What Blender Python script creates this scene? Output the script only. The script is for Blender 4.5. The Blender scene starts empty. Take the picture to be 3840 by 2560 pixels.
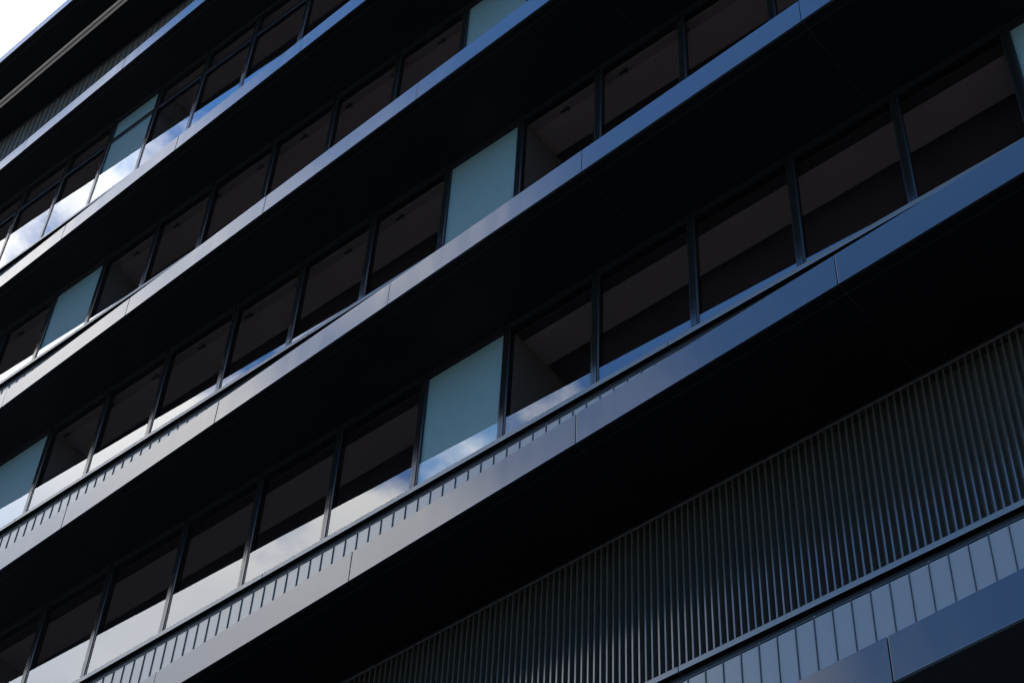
import bpy, bmesh, math, random
from mathutils import Matrix, Vector

random.seed(7)
scene = bpy.context.scene
col = scene.collection

# ------------------------------------------------------------------ camera
EYE = 1.6                                   # eye height above the pavement
cam_data = bpy.data.cameras.new("camera")
cam = bpy.data.objects.new("camera", cam_data)
col.objects.link(cam)
cam_data.sensor_width = 36.0
cam_data.lens = 69.694
cam_data.clip_start = 0.1
cam_data.clip_end = 6000.0
RT = Vector((0.7764185505, 0.6289446510, 0.0400357392))
DN = Vector((-0.4634775686, 0.6128902117, -0.6399641644))
FW = Vector((-0.4270395507, 0.4783243819, 0.7673610674))
m3 = Matrix((RT, -DN, -FW)).transposed()
cam.matrix_world = Matrix.Translation((0, 0, EYE)) @ m3.to_4x4()
scene.camera = cam

# ------------------------------------------------------------------ sky and sun
SUN_EL = math.radians(48)
SUN_AZ = math.radians(62)                  # from +X towards +Y: behind the building
sun_dir = Vector((math.cos(SUN_EL) * math.cos(SUN_AZ), math.cos(SUN_EL) * math.sin(SUN_AZ), math.sin(SUN_EL)))
sun_data = bpy.data.lights.new("sun", 'SUN')
sun_data.energy = 3.0
sun_data.angle = math.radians(0.53)
sun_data.color = (1.0, 0.95, 0.88)
sun = bpy.data.objects.new("sun", sun_data)
col.objects.link(sun)
sun.rotation_euler = sun_dir.to_track_quat('Z', 'Y').to_euler()

world = bpy.data.worlds.new("World")
scene.world = world
world.use_nodes = True
wn, wl = world.node_tree.nodes, world.node_tree.links
wn.clear()


def N(nodes, typ, **kw):
    n = nodes.new(typ)
    for k, v in kw.items():
        setattr(n, k, v)
    return n


def math_node(nodes, links, op, a, b=None, c=None, clamp=False):
    n = nodes.new('ShaderNodeMath')
    n.operation = op
    n.use_clamp = clamp
    for i, v in enumerate((a, b, c)):
        if v is None:
            continue
        if isinstance(v, (int, float)):
            n.inputs[i].default_value = v
        else:
            links.new(v, n.inputs[i])
    return n.outputs[0]


sky = N(wn, 'ShaderNodeTexSky', sky_type='NISHITA', sun_disc=False)
sky.sun_elevation = SUN_EL
sky.sun_rotation = math.pi / 2 - SUN_AZ    # sky texture measures from +Y clockwise
sky.altitude = 50
sky.air_density = 1.0
sky.dust_density = 0.1
sky.ozone_density = 6.0
tc = N(wn, 'ShaderNodeTexCoord')
sep = N(wn, 'ShaderNodeSeparateXYZ')
wl.new(tc.outputs['Generated'], sep.inputs[0])
M = lambda op, a, b=None, c=None, clamp=False: math_node(wn, wl, op, a, b, c, clamp)
zz = M('MAXIMUM', M('ADD', sep.outputs['Z'], 0.04), 0.04)
u = M('DIVIDE', sep.outputs['X'], zz)
v = M('DIVIDE', sep.outputs['Y'], zz)
comb = N(wn, 'ShaderNodeCombineXYZ')
wl.new(u, comb.inputs[0])
wl.new(v, comb.inputs[1])
big = N(wn, 'ShaderNodeTexNoise')
big.inputs['Scale'].default_value = 4.2
big.inputs['Detail'].default_value = 9.0
big.inputs['Roughness'].default_value = 0.56
big.inputs['Distortion'].default_value = 0.25
offs = N(wn, 'ShaderNodeVectorMath', operation='ADD')
offs.inputs[1].default_value = (3.1, 1.7, 0.35)
wl.new(comb.outputs[0], offs.inputs[0])
wl.new(offs.outputs[0], big.inputs['Vector'])
# a cloud bank to the west, thinning out to clear sky in the east
bank = M('MULTIPLY_ADD', u, -1.0, -0.575)
bank = M('ADD', bank, M('MULTIPLY', M('ADD', M('MINIMUM', M('MAXIMUM', v, -0.66), -0.2), 0.66), -0.15))
bank = M('ADD', bank, M('MULTIPLY', M('MAXIMUM', M('ADD', v, 0.15), 0.0), 1.1))
bank = M('ADD', bank, M('MULTIPLY', M('MINIMUM', M('ADD', v, 0.76), 0.0), 0.8))
bank0 = M('MULTIPLY', bank, 1.05)
bank = M('MINIMUM', M('MAXIMUM', bank0, -0.42), 0.34)
fine = N(wn, 'ShaderNodeTexNoise')
fine.inputs['Scale'].default_value = 15.0
fine.inputs['Detail'].default_value = 8.0
fine.inputs['Roughness'].default_value = 0.6
wl.new(offs.outputs[0], fine.inputs['Vector'])
dens = M('ADD', bank, M('ADD', big.outputs['Fac'], M('MULTIPLY', M('SUBTRACT', fine.outputs['Fac'], 0.5), 0.55)))
ramp = N(wn, 'ShaderNodeMapRange', interpolation_type='SMOOTHSTEP')
ramp.inputs['From Min'].default_value = 0.40
ramp.inputs['From Max'].default_value = 0.66
wl.new(dens, ramp.inputs['Value'])
shade = N(wn, 'ShaderNodeTexNoise')
shade.inputs['Scale'].default_value = 2.6
shade.inputs['Detail'].default_value = 6.0
wl.new(comb.outputs[0], shade.inputs['Vector'])
cl = N(wn, 'ShaderNodeMix', data_type='RGBA')
cl.inputs['A'].default_value = (4.6, 5.0, 6.0, 1)
cl.inputs['B'].default_value = (9.8, 9.45, 9.05, 1)
sh = N(wn, 'ShaderNodeMapRange')
sh.inputs['From Min'].default_value = 0.38
sh.inputs['From Max'].default_value = 0.62
wl.new(shade.outputs['Fac'], sh.inputs['Value'])
thin = N(wn, 'ShaderNodeMapRange')                  # the bank's thin edge is brightest
thin.inputs['From Min'].default_value = 0.12
thin.inputs['From Max'].default_value = 0.50
thin.inputs['To Min'].default_value = 0.55
thin.inputs['To Max'].default_value = -0.25
wl.new(bank0, thin.inputs['Value'])
wl.new(M('ADD', M('MULTIPLY', sh.outputs[0], 0.5), thin.outputs[0], clamp=True), cl.inputs['Factor'])
mix = N(wn, 'ShaderNodeMix', data_type='RGBA')
wl.new(ramp.outputs[0], mix.inputs['Factor'])
grade = N(wn, 'ShaderNodeMix', data_type='RGBA', blend_type='MULTIPLY')
grade.inputs['Factor'].default_value = 1.0
grade.inputs['B'].default_value = (0.96, 1.36, 1.6, 1)     # the deep, clean blue of the clear part
wl.new(sky.outputs[0], grade.inputs['A'])
wl.new(grade.outputs['Result'], mix.inputs['A'])
wl.new(cl.outputs['Result'], mix.inputs['B'])
bg = N(wn, 'ShaderNodeBackground')
bg.inputs['Strength'].default_value = 0.15
wl.new(mix.outputs['Result'], bg.inputs['Color'])
wo = N(wn, 'ShaderNodeOutputWorld')
wl.new(bg.outputs[0], wo.inputs[0])

vs = scene.view_settings
vs.view_transform = 'Standard'
vs.look = 'None'
vs.exposure = 1.45
vs.gamma = 1.0
vs.use_curve_mapping = False
scene.cycles.max_bounces = 8
scene.cycles.glossy_bounces = 5
scene.cycles.transparent_max_bounces = 12
scene.cycles.caustics_reflective = False
scene.cycles.caustics_refractive = False
scene.cycles.sample_clamp_indirect = 4.0


# ------------------------------------------------------------------ materials
def principled(name, base, rough, metal=0.0, spec=0.5, ior=1.5, coat=0.0, rough_var=0.0, var_scale=3.0,
               col_var=0.0, bump=0.0, bump_scale=30.0, stretch=(1, 1, 1)):
    m = bpy.data.materials.new(name)
    m.use_nodes = True
    nt = m.node_tree
    b = nt.nodes['Principled BSDF']
    b.inputs['Base Color'].default_value = (*base, 1)
    b.inputs['Roughness'].default_value = rough
    b.inputs['Metallic'].default_value = metal
    b.inputs['Specular IOR Level'].default_value = spec
    b.inputs['IOR'].default_value = ior
    b.inputs['Coat Weight'].default_value = coat
    if rough_var or col_var or bump:
        geo = nt.nodes.new('ShaderNodeNewGeometry')
        mp = nt.nodes.new('ShaderNodeMapping')
        mp.inputs['Scale'].default_value = stretch
        nt.links.new(geo.outputs['Position'], mp.inputs['Vector'])
        n1 = nt.nodes.new('ShaderNodeTexNoise')
        n1.inputs['Scale'].default_value = var_scale
        n1.inputs['Detail'].default_value = 6
        nt.links.new(mp.outputs[0], n1.inputs['Vector'])
        if rough_var:
            r = nt.nodes.new('ShaderNodeMapRange')
            r.inputs['From Min'].default_value = 0.3
            r.inputs['From Max'].default_value = 0.7
            r.inputs['To Min'].default_value = max(0.02, rough - rough_var)
            r.inputs['To Max'].default_value = rough + rough_var
            nt.links.new(n1.outputs['Fac'], r.inputs['Value'])
            nt.links.new(r.outputs[0], b.inputs['Roughness'])
        if col_var:
            r = nt.nodes.new('ShaderNodeMapRange')
            r.inputs['From Min'].default_value = 0.3
            r.inputs['From Max'].default_value = 0.7
            nt.links.new(n1.outputs['Fac'], r.inputs['Value'])
            mx = nt.nodes.new('ShaderNodeMix')
            mx.data_type = 'RGBA'
            mx.inputs['A'].default_value = (*[c * (1 - col_var) for c in base], 1)
            mx.inputs['B'].default_value = (*[c * (1 + col_var) for c in base], 1)
            nt.links.new(r.outputs[0], mx.inputs['Factor'])
            nt.links.new(mx.outputs['Result'], b.inputs['Base Color'])
        if bump:
            n2 = nt.nodes.new('ShaderNodeTexNoise')
            n2.inputs['Scale'].default_value = bump_scale
            n2.inputs['Detail'].default_value = 3
            nt.links.new(mp.outputs[0], n2.inputs['Vector'])
            bp = nt.nodes.new('ShaderNodeBump')
            bp.inputs['Strength'].default_value = bump
            bp.inputs['Distance'].default_value = 0.002
            nt.links.new(n2.outputs['Fac'], bp.inputs['Height'])
            nt.links.new(bp.outputs[0], b.inputs['Normal'])
    return m


def glass_mat(name, tint, f0):
    m = bpy.data.materials.new(name)
    m.use_nodes = True
    nt = m.node_tree
    nt.nodes.clear()
    out = nt.nodes.new('ShaderNodeOutputMaterial')
    mixs = nt.nodes.new('ShaderNodeMixShader')
    tr = nt.nodes.new('ShaderNodeBsdfTransparent')
    tr.inputs[0].default_value = (*tint, 1)
    gl = nt.nodes.new('ShaderNodeBsdfGlossy')
    gl.inputs['Roughness'].default_value = 0.012
    gl.inputs['Color'].default_value = (0.97, 0.99, 1.0, 1)
    lw = nt.nodes.new('ShaderNodeLayerWeight')
    lw.inputs['Blend'].default_value = 0.5
    pw = nt.nodes.new('ShaderNodeMath')
    pw.operation = 'POWER'
    pw.inputs[1].default_value = 4.0
    nt.links.new(lw.outputs['Facing'], pw.inputs[0])
    mr = nt.nodes.new('ShaderNodeMath')
    mr.operation = 'MULTIPLY_ADD'
    mr.inputs[1].default_value = 1 - f0
    mr.inputs[2].default_value = f0
    nt.links.new(pw.outputs[0], mr.inputs[0])
    geo = nt.nodes.new('ShaderNodeNewGeometry')
    nz = nt.nodes.new('ShaderNodeTexNoise')
    nz.inputs['Scale'].default_value = 0.9
    nz.inputs['Detail'].default_value = 1
    nt.links.new(geo.outputs['Position'], nz.inputs['Vector'])
    bp = nt.nodes.new('ShaderNodeBump')
    bp.inputs['Strength'].default_value = 0.25
    bp.inputs['Distance'].default_value = 0.004
    nt.links.new(nz.outputs['Fac'], bp.inputs['Height'])
    nt.links.new(bp.outputs[0], gl.inputs['Normal'])
    nt.links.new(mr.outputs[0], mixs.inputs[0])
    nt.links.new(tr.outputs[0], mixs.inputs[1])
    nt.links.new(gl.outputs[0], mixs.inputs[2])
    nt.links.new(mixs.outputs[0], out.inputs[0])
    return m


MAT = dict(
    fascia=principled('fascia_metal', (0.012, 0.013, 0.015), 0.15, ior=1.58, rough_var=0.035, var_scale=1.5, bump=0.12, bump_scale=0.9, stretch=(3, 3, 0.5)),
    trim=principled('trim_metal', (0.06, 0.056, 0.051), 0.24, ior=1.6, rough_var=0.04, var_scale=4),
    flashing=principled('flashing_metal', (0.010, 0.010, 0.0105), 0.3, ior=1.5),
    mullion=principled('mullion_metal', (0.006, 0.0055, 0.005), 0.13, ior=1.5, rough_var=0.05, var_scale=6),
    gasket=principled('black_gasket', (0.004, 0.004, 0.0045), 0.4, 0.0, spec=0.3),
    joint=principled('joint_filler', (0.016, 0.016, 0.016), 0.5),
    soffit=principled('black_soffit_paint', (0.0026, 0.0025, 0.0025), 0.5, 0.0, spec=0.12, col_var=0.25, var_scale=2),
    cladding=principled('seamed_cladding', (0.115, 0.100, 0.086), 0.17, ior=1.56, rough_var=0.012, var_scale=9, bump=0.02, bump_scale=6),
    seam=principled('seam_rib', (0.015, 0.016, 0.02), 0.45),
    dark_clad=principled('dark_cladding', (0.05, 0.044, 0.039), 0.45, 0.0, rough_var=0.06, var_scale=3),
    louver=principled('louver_metal', (0.028, 0.0245, 0.0205), 0.19, ior=1.6, rough_var=0.02, var_scale=9),
    backing=principled('dark_backing', (0.07, 0.06, 0.05), 0.6, spec=0.2),
    beige=principled('beige_channel', (0.62, 0.55, 0.43), 0.5, 0.2, rough_var=0.05, var_scale=8),
    glass=glass_mat('tinted_glass', (0.67, 0.60, 0.57), 0.105),
    teal=principled('teal_panel', (0.24, 0.43, 0.475), 0.6, 0.0, col_var=0.05, var_scale=60, stretch=(1, 1, 0.15)),
    ceiling=principled('ceiling_paint', (0.33, 0.315, 0.305), 0.7),
    room=principled('room_dark', (0.2, 0.185, 0.2), 0.8, col_var=0.2, var_scale=1.2),
    casing=principled('column_paint', (0.115, 0.105, 0.10), 0.7),
    floor=principled('room_floor', (0.25, 0.23, 0.21), 0.7),
    pelmet_grey=principled('pelmet_grey', (0.22, 0.21, 0.205), 0.6),
    pelmet=principled('pelmet', (0.03, 0.03, 0.032), 0.6),
    concrete=principled('concrete', (0.22, 0.22, 0.22), 0.8, col_var=0.2, var_scale=0.8),
    paving=principled('paving', (0.16, 0.155, 0.15), 0.85, col_var=0.3, var_scale=0.3),
    screw=principled('screw_steel', (0.7, 0.7, 0.7), 0.2, 1.0),
)


# ------------------------------------------------------------------ mesh helpers
class MB:
    def __init__(self):
        self.v, self.f, self.m = [], [], []

    def hexa(self, p, mat=0):
        """p: 8 corners, bottom ring (x0y0,x1y0,x1y1,x0y1) then top ring"""
        i = len(self.v)
        self.v += [tuple(q) for q in p]
        for q in ((0, 3, 2, 1), (4, 5, 6, 7), (0, 1, 5, 4), (1, 2, 6, 5), (2, 3, 7, 6), (3, 0, 4, 7)):
            self.f.append(tuple(i + k for k in q))
            self.m.append(mat)
        return self

    def box(self, x0, x1, y0, y1, z0, z1, mat=0):
        return self.hexa([(x0, y0, z0), (x1, y0, z0), (x1, y1, z0), (x0, y1, z0),
                          (x0, y0, z1), (x1, y0, z1), (x1, y1, z1), (x0, y1, z1)], mat)

    def poly(self, pts, z0, z1, mat=0):
        i, n = len(self.v), len(pts)
        self.v += [(x, y, z0) for x, y in pts] + [(x, y, z1) for x, y in pts]
        self.f.append(tuple(i + k for k in reversed(range(n))))
        self.f.append(tuple(i + n + k for k in range(n)))
        self.m += [mat] * (n + 2)
        for k in range(n):
            self.f.append((i + k, i + (k + 1) % n, i + n + (k + 1) % n, i + n + k))
        return self

    def mesh(self, name, mats, bevel=0.0, seg=1):
        me = bpy.data.meshes.new(name)
        me.from_pydata(self.v, [], self.f)
        for mt in (mats if isinstance(mats, (list, tuple)) else [mats]):
            me.materials.append(mt)
        for p, k in zip(me.polygons, self.m):
            p.material_index = k
        if bevel:
            bm = bmesh.new()
            bm.from_mesh(me)
            bmesh.ops.bevel(bm, geom=list(bm.edges), offset=bevel, segments=seg, profile=0.6, affect='EDGES')
            bm.to_mesh(me)
            bm.free()
        me.update()
        return me


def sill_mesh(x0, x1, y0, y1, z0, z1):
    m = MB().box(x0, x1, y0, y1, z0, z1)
    m.m[0] = 1                                # same metal underneath; the black puts its shade into the colour
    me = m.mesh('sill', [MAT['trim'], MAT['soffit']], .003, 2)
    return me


def link(name, me, parent=None, loc=None):
    o = bpy.data.objects.new(name, me)
    col.objects.link(o)
    if parent is not None:
        o.parent = parent
    if loc:
        o.location = loc
    return o


def empty(name, parent=None):
    o = link(name, None, parent)
    o.empty_display_size = 0.3
    return o


# ------------------------------------------------------------------ ground
g = MB().box(-900, 900, -900, 900, -0.5, 0.0).mesh('ground', MAT['paving'])
ground = link('ground', g)
ground['kind'] = 'structure'

# ------------------------------------------------------------------ the building
K = 9.520                                   # face plane of the window wall
XL, XR = -27.0, 3.4                         # extent of the street front
GRID = [-26.85, -25.7, -24.55, -23.4, -22.25, -21.12, -20.0, -18.87, -17.76, -16.65, -15.53, -14.41, -13.20,
        -12.04, -10.88, -9.695, -8.585, -7.456, -6.31, -5.165, -4.025, -2.876, -1.74, -0.6, 0.55, 1.7, 2.85]
TEAL = [(-17.76), (-9.695), (-2.876), (-25.7)]
JOINTS = [XL, -24.56, -22.0, -19.45, -16.925, -14.45, -11.93, -9.37, -6.81, -4.245, -1.69, 0.87, XR]
# underside height of each ledge (above eye level 0) from the pavement up
LEDGE = [('E', 7.91), ('D', 11.762), ('C', 15.58), ('B', 19.379), ('A', 23.10), ('O', 27.776)]
LZ = {k: z + EYE for k, z in LEDGE}
ROOF_Z = 30.755 + EYE
FH = 0.358


def yf(x):                                  # front of the ledges: slightly skewed to the wall
    return K - (1.041 + 0.0388 * (x + 7.02))


def yr(x):                                  # front of the roof eave
    return K - (1.177 + 0.0388 * (x + 20.42))


building = empty('office_building')
building['label'] = 'dark office building with glossy metal ledges, ribbon windows and vertical louvers seen from below'
building['category'] = 'building'


def make_ledge(z, yfun, fh, core_top):
    core = MB()
    core.poly([(XL, yfun(XL) + 0.030), (XR, yfun(XR) + 0.030), (XR, K + 0.10), (XL, K + 0.10)], z + 0.0045, z + core_top)
    led = link('ledge', core.mesh('ledge_core', MAT['joint']), building)
    for a, b in zip(JOINTS[:-1], JOINTS[1:]):
        x0, x1 = a + 0.004, b - 0.004
        ya, yb = yfun(x0) + random.uniform(-.0012, .0012), yfun(x1) + random.uniform(-.0012, .0012)
        t = random.uniform(-.0012, .0012)
        th = 0.024
        p = [(x0, ya, z), (x1, yb, z), (x1, yb + th, z), (x0, ya + th, z),
             (x0, ya + t, z + fh), (x1, yb + t, z + fh), (x1, yb + th, z + fh), (x0, ya + th, z + fh)]
        link('fascia_panel', MB().hexa(p).mesh('fascia_panel', MAT['fascia'], 0.003, 2), led)
        # black return under the edge, then the soffit panel proper
        i0, i1 = yfun(x0) + 0.026, yfun(x1) + 0.026
        e = 0.113
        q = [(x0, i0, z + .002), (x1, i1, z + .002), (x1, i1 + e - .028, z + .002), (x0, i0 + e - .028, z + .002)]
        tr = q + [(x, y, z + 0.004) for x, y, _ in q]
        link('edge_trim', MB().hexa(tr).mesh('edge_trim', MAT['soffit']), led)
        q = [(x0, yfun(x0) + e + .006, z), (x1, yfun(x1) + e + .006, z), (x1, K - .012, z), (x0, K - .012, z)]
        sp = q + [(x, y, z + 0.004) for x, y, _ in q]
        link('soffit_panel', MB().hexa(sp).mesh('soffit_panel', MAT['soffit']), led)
    return led


for k, z in LEDGE:
    make_ledge(LZ[k], yf, FH, FH - 0.02)
roof_eave = make_ledge(ROOF_Z, yr, 0.27, 0.25)
roof_eave.name = 'roof_eave'

# pale channel let into the underside of the eave
ch = link('soffit_channel', None, building)
for off, w in ((0.0, 0.040), (0.062, 0.040)):
    p = []
    ys = lambda x: 8.902 - 0.0383 * (x + 21.054)
    for zz_ in (ROOF_Z - 0.030, ROOF_Z - 0.0005):
        p += [(XL, ys(XL) + off, zz_), (XR, ys(XR) + off, zz_), (XR, ys(XR) + off + w, zz_), (XL, ys(XL) + off + w, zz_)]
    link('channel_rail', MB().hexa(p).mesh('channel_rail', MAT['beige'], 0.004), ch)
p = []
for zz_ in (ROOF_Z - 0.012, ROOF_Z - 0.0005):
    p += [(XL, ys(XL) + .0405, zz_), (XR, ys(XR) + .0405, zz_), (XR, ys(XR) + .0615, zz_), (XL, ys(XL) + .0615, zz_)]
link('channel_groove', MB().hexa(p).mesh('channel_groove', MAT['backing']), ch)

# ------------------------------------------------------------------ window storeys
SILL = {'D': 13.90, 'C': 17.752, 'B': 21.556, 'A': 25.365}
NEXT = {'E': 'D', 'D': 'C', 'C': 'B', 'B': 'A', 'A': 'O'}
YC = K + 0.052                              # cladding plane
SEAMS = {'E': (.1613, -4.454), 'D': (.1584, -10.901), 'C': (.1597, -14.342), 'B': (.1597, -17.765), 'A': (.16, -17.7), 'T': (.1625, -4.452)}
screw_me = None


def add_window(x0, x1, zs, zh, teal, transom):
    w = empty('window', building)
    mu = MB()
    mu.box(x0 - .031, x0 - .0015, K, K + .10, zs, zh - .001)
    mu.box(x0 + .0015, x0 + .031, K, K + .10, zs, zh - .001)
    mu.box(x0 - .0015, x0 + .0015, K + .012, K + .09, zs, zh - .001, 1)
    link('mullion', mu.mesh('mullion', [MAT['mullion'], MAT['gasket']]), w)
    link('gasket', MB().box(x0 + .0315, x0 + .056, K + .007, K + .03, zs, zh - .07).mesh('gasket', MAT['gasket']), w)
    link('gasket', MB().box(x1 - .040, x1 - .0315, K + .007, K + .03, zs, zh - .07).mesh('gasket', MAT['gasket']), w)
    link('head_rail', MB().box(x0 + .032, x1 - .032, K + .002, K + .09, zh - .07, zh - .001).mesh('head_rail', MAT['gasket']), w)
    tilt = random.uniform(-.0025, .0025)
    ya, yb = K + .012 + random.uniform(-.0008, .0008), K + .012 + random.uniform(-.0008, .0008)
    spans = [(zs + .001, zh - .071)]
    if transom:
        spans = [(zs + .001, transom - .001), (transom + .076, zh - .071)]
        link('transom', MB().box(x0 + .032, x1 - .032, K + .001, K + .08, transom, transom + .075).mesh('transom', MAT['mullion'], .003), w)
    for a, b in spans:
        p = [(x0 + .032, ya, a), (x1 - .032, yb, a), (x1 - .032, yb + .02, a), (x0 + .032, ya + .02, a)]
        p += [(x, y + tilt, b) for x, y, _ in p]
        # a single reflecting sheet: the outer face of the unit
        m = MB()
        m.v = [p[0], p[1], p[5], p[4]]
        m.f = [(0, 1, 2, 3)]
        m.m = [0]
        link('pane', m.mesh('pane', MAT['glass']), w)
        if teal:
            o = link('opaque_panel', MB().box(x0 + .033, x1 - .033, K + .034, K + .05, a, b).mesh('opaque_panel', MAT['teal']), w)
            o['label'] = 'teal opaque panel behind the glass'
    return w


def cladding(fl, z0, z1, vis, y, mats, rib, flash=0.0):
    """standing-seam panels from z0 to z1; the ones in view are built singly"""
    PITCH, PHASE = SEAMS[fl]
    if flash:                                # folded sheet closing the head of the panels, joined at intervals
        x = XL
        while x < XR - .1:
            xe = min(x + 3.9, XR)
            link('flashing', MB().box(x + .002, xe - .002, y - .005, y + .015, z1 - flash, z1).mesh('flashing', MAT['flashing'], .002), building)
            x = xe
        z1 -= flash + .001
    back = link('cladding', MB().box(XL, XR, y + .02, y + .06, z0, z1).mesh('cladding_backing', MAT['backing']), building)
    one = MB()
    one.box(0.004, PITCH - 0.002, 0, .018, z0 + .002, z1 - .004, 0)
    one.box(-0.002, 0.0035, -rib, .018, z0 + .002, z1 - .004, 1)
    me = one.mesh('cladding_panel', mats)
    rest = MB()
    n0 = int((XL - PHASE) / PITCH) + 1
    n1 = int((XR - PHASE) / PITCH) - 1
    for n in range(n0, n1):
        x = PHASE + n * PITCH
        if vis[0] <= x <= vis[1]:
            link('cladding_panel', me, back, (x, y + random.uniform(-.0006, .0006), 0))
            if flash and n % 3 == 0:
                link('screw', screw_me, back, (x + .012, y - .006, z1 + .012))
        else:
            rest.box(x + .004, x + PITCH - .002, y, y + .018, z0 + .002, z1 - .004, 0)
            rest.box(x - .002, x + .0035, y - rib, y + .018, z0 + .002, z1 - .012, 1)
    o = link('cladding_panels', rest.mesh('cladding_rest', mats), back)
    o['kind'] = 'stuff'
    return back


screw_me = MB().box(-.004, .004, -.003, .003, -.004, .004).mesh('screw', MAT['screw'], .0018)
CM = [MAT['cladding'], MAT['seam']]
vis = {'D': (-15.6, -3.4), 'C': (-19.2, -8.5), 'B': (-21.0, -14.0), 'A': (-21.5, -18.2)}
SP = 5.1
for fl in ('D', 'C', 'B', 'A'):
    zs, zh = SILL[fl] + EYE, LZ[NEXT[fl]]
    for x0, x1 in zip(GRID[:-1], GRID[1:]):
        add_window(x0, x1, zs, zh, any(abs(x0 - t) < .01 for t in TEAL), 27.085 + EYE if fl == 'A' else None)
    x = XL
    while x < XR - .1:
        xe = min(x + SP, XR)
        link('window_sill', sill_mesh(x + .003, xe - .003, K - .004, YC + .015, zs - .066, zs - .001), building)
        x = xe
    cladding(fl, LZ[fl] + FH - .02, zs - .0665, vis[fl], YC, CM, 0.011, .066)
    # rooms behind the glass
    zc = zh - .08
    zf = LZ[fl] + FH + .15
    sh_ = MB()
    sh_.box(XL, XR, K + .101, K + .21, zc, zh + .4)                     # pelmet
    link('pelmet', sh_.mesh('pelmet', MAT['pelmet' if fl == 'D' else 'pelmet_grey']), building)
    link('interior_ceiling', MB().box(XL, XR, K + .2101, K + .615, zc, zh + .4).mesh('interior_ceiling', MAT['ceiling']), building)
    link('interior_ceiling', MB().box(XL, XR, K + .6151, K + 7.0, zh + .18, zh + .4).mesh('interior_ceiling', MAT['room']), building)
    link('interior_wall', MB().box(XL, XR, K + 7.0, K + 7.2, zf, zh + .4).mesh('interior_wall', MAT['room']), building)
    link('interior_floor', MB().box(XL, XR, K + .17, K + 7.0, zf - .3, zf).mesh('interior_floor', MAT['floor']), building)
    link('spandrel_wall', MB().box(XL, XR, YC + .0615, YC + .16, LZ[fl] + FH - .03, zs - .067).mesh('spandrel_wall', MAT['room']), building)
    for yo, wd in ((1.25, .06), (1.42, .03), (2.2, .09), (3.1, .06)):
        link('ceiling_track', MB().box(XL, XR, K + yo, K + yo + wd, zh + .05, zh + .10).mesh('ceiling_track', MAT['ceiling']), building)
    for t in TEAL:
        i = GRID.index(t)
        link('column_casing', MB().box(t - .03, GRID[i + 1] + .05, K + .1005, K + .873, zf, zh - .0805).mesh('column_casing', MAT['casing']), building)

# arrow plates fixed under the pelmet of two storeys
ARW = [(-.07, -.016), (.012, -.016), (.012, -.043), (.07, 0), (.012, .043), (.012, .016), (-.07, .016)]
arrow_me = MB().poly(ARW, 0, .006).mesh('arrow_plate', MAT['pelmet'])
for fl, x0, n in (('C', -16.5, 14), ('B', -18.7, 13)):
    for k in range(n):
        x = x0 + .845 * k
        if any(t - .1 < x < t + 1.25 for t in TEAL):
            continue
        link('arrow_plate', arrow_me, building, (x, K + .175, LZ[NEXT[fl]] - .0872))

# ------------------------------------------------------------------ louvered storey
ZS, ZH = 10.042 + EYE, LZ['D']
screen = link('louver_screen', MB().box(XL, XR, K + .085, K + .11, ZS, ZH - .001).mesh('louver_backing', MAT['backing']), building)
link('top_rail', MB().box(XL, XR, K - .004, K + .08, ZH - .030, ZH - .001).mesh('top_rail', MAT['louver'], .003), screen)
slat_me = MB().box(-.0082, .0082, 0, .075, ZS, ZH - .031).mesh('louver_slat', MAT['louver'], .0012)
rest = MB()
n = 0
x = -3.661 - .0636 * 110
while x < XR - .1:
    if x > -10.3 and x < -2.3:
        sl = link('louver_slat', slat_me, screen, (x + random.uniform(-.0008, .0008), K + random.uniform(-.001, .001), 0))
        sl.rotation_euler.z = math.radians(random.uniform(-.9, .9))
    else:
        rest.box(x - .0075, x + .0075, K, K + .075, ZS, ZH - .031)
    x += .0636
x = -3.661 - .0636 * 111
while x > XL + .05:
    rest.box(x - .0075, x + .0075, K, K + .075, ZS, ZH - .031)
    x -= .0636
o = link('louver_slats', rest.mesh('louver_rest', MAT['louver']), screen)
o['kind'] = 'stuff'
x = XL
while x < XR - .1:
    xe = min(x + SP, XR)
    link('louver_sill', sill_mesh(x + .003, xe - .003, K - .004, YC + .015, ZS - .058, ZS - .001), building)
    x = xe
cladding('E', LZ['E'] + FH - .02, ZS - .0585, (-9.6, -2.2), YC, CM, 0.011, .056)
link('spandrel_wall', MB().box(XL, XR, YC + .0615, YC + .16, LZ['E'] + FH - .03, ZH).mesh('spandrel_wall', MAT['room']), building)

# ------------------------------------------------------------------ top storey: dark seamed wall
cladding('T', LZ['O'] + FH - .02, ROOF_Z - .002, (-22.6, -14.6), K + .02, [MAT['dark_clad'], MAT['gasket']], 0.009)

# ------------------------------------------------------------------ shell: base, ends, rear and roof
link('base_wall', MB().box(XL, XR, K + .12, K + .4, 0, LZ['E'] + .3).mesh('base_wall', MAT['concrete']), building)
for a, b in ((XL - .3, XL), (XR, XR + .3)):
    link('end_wall', MB().box(a, b, K - .02, K + 14, 0, ROOF_Z + .2).mesh('end_wall', MAT['concrete']), building)
link('rear_wall', MB().box(XL, XR, K + 13.7, K + 14, 0, ROOF_Z + .2).mesh('rear_wall', MAT['concrete']), building)
link('roof_slab', MB().box(XL, XR, K + .11, K + 13.69, ROOF_Z + .03, ROOF_Z + .24).mesh('roof_slab', MAT['concrete']), building)
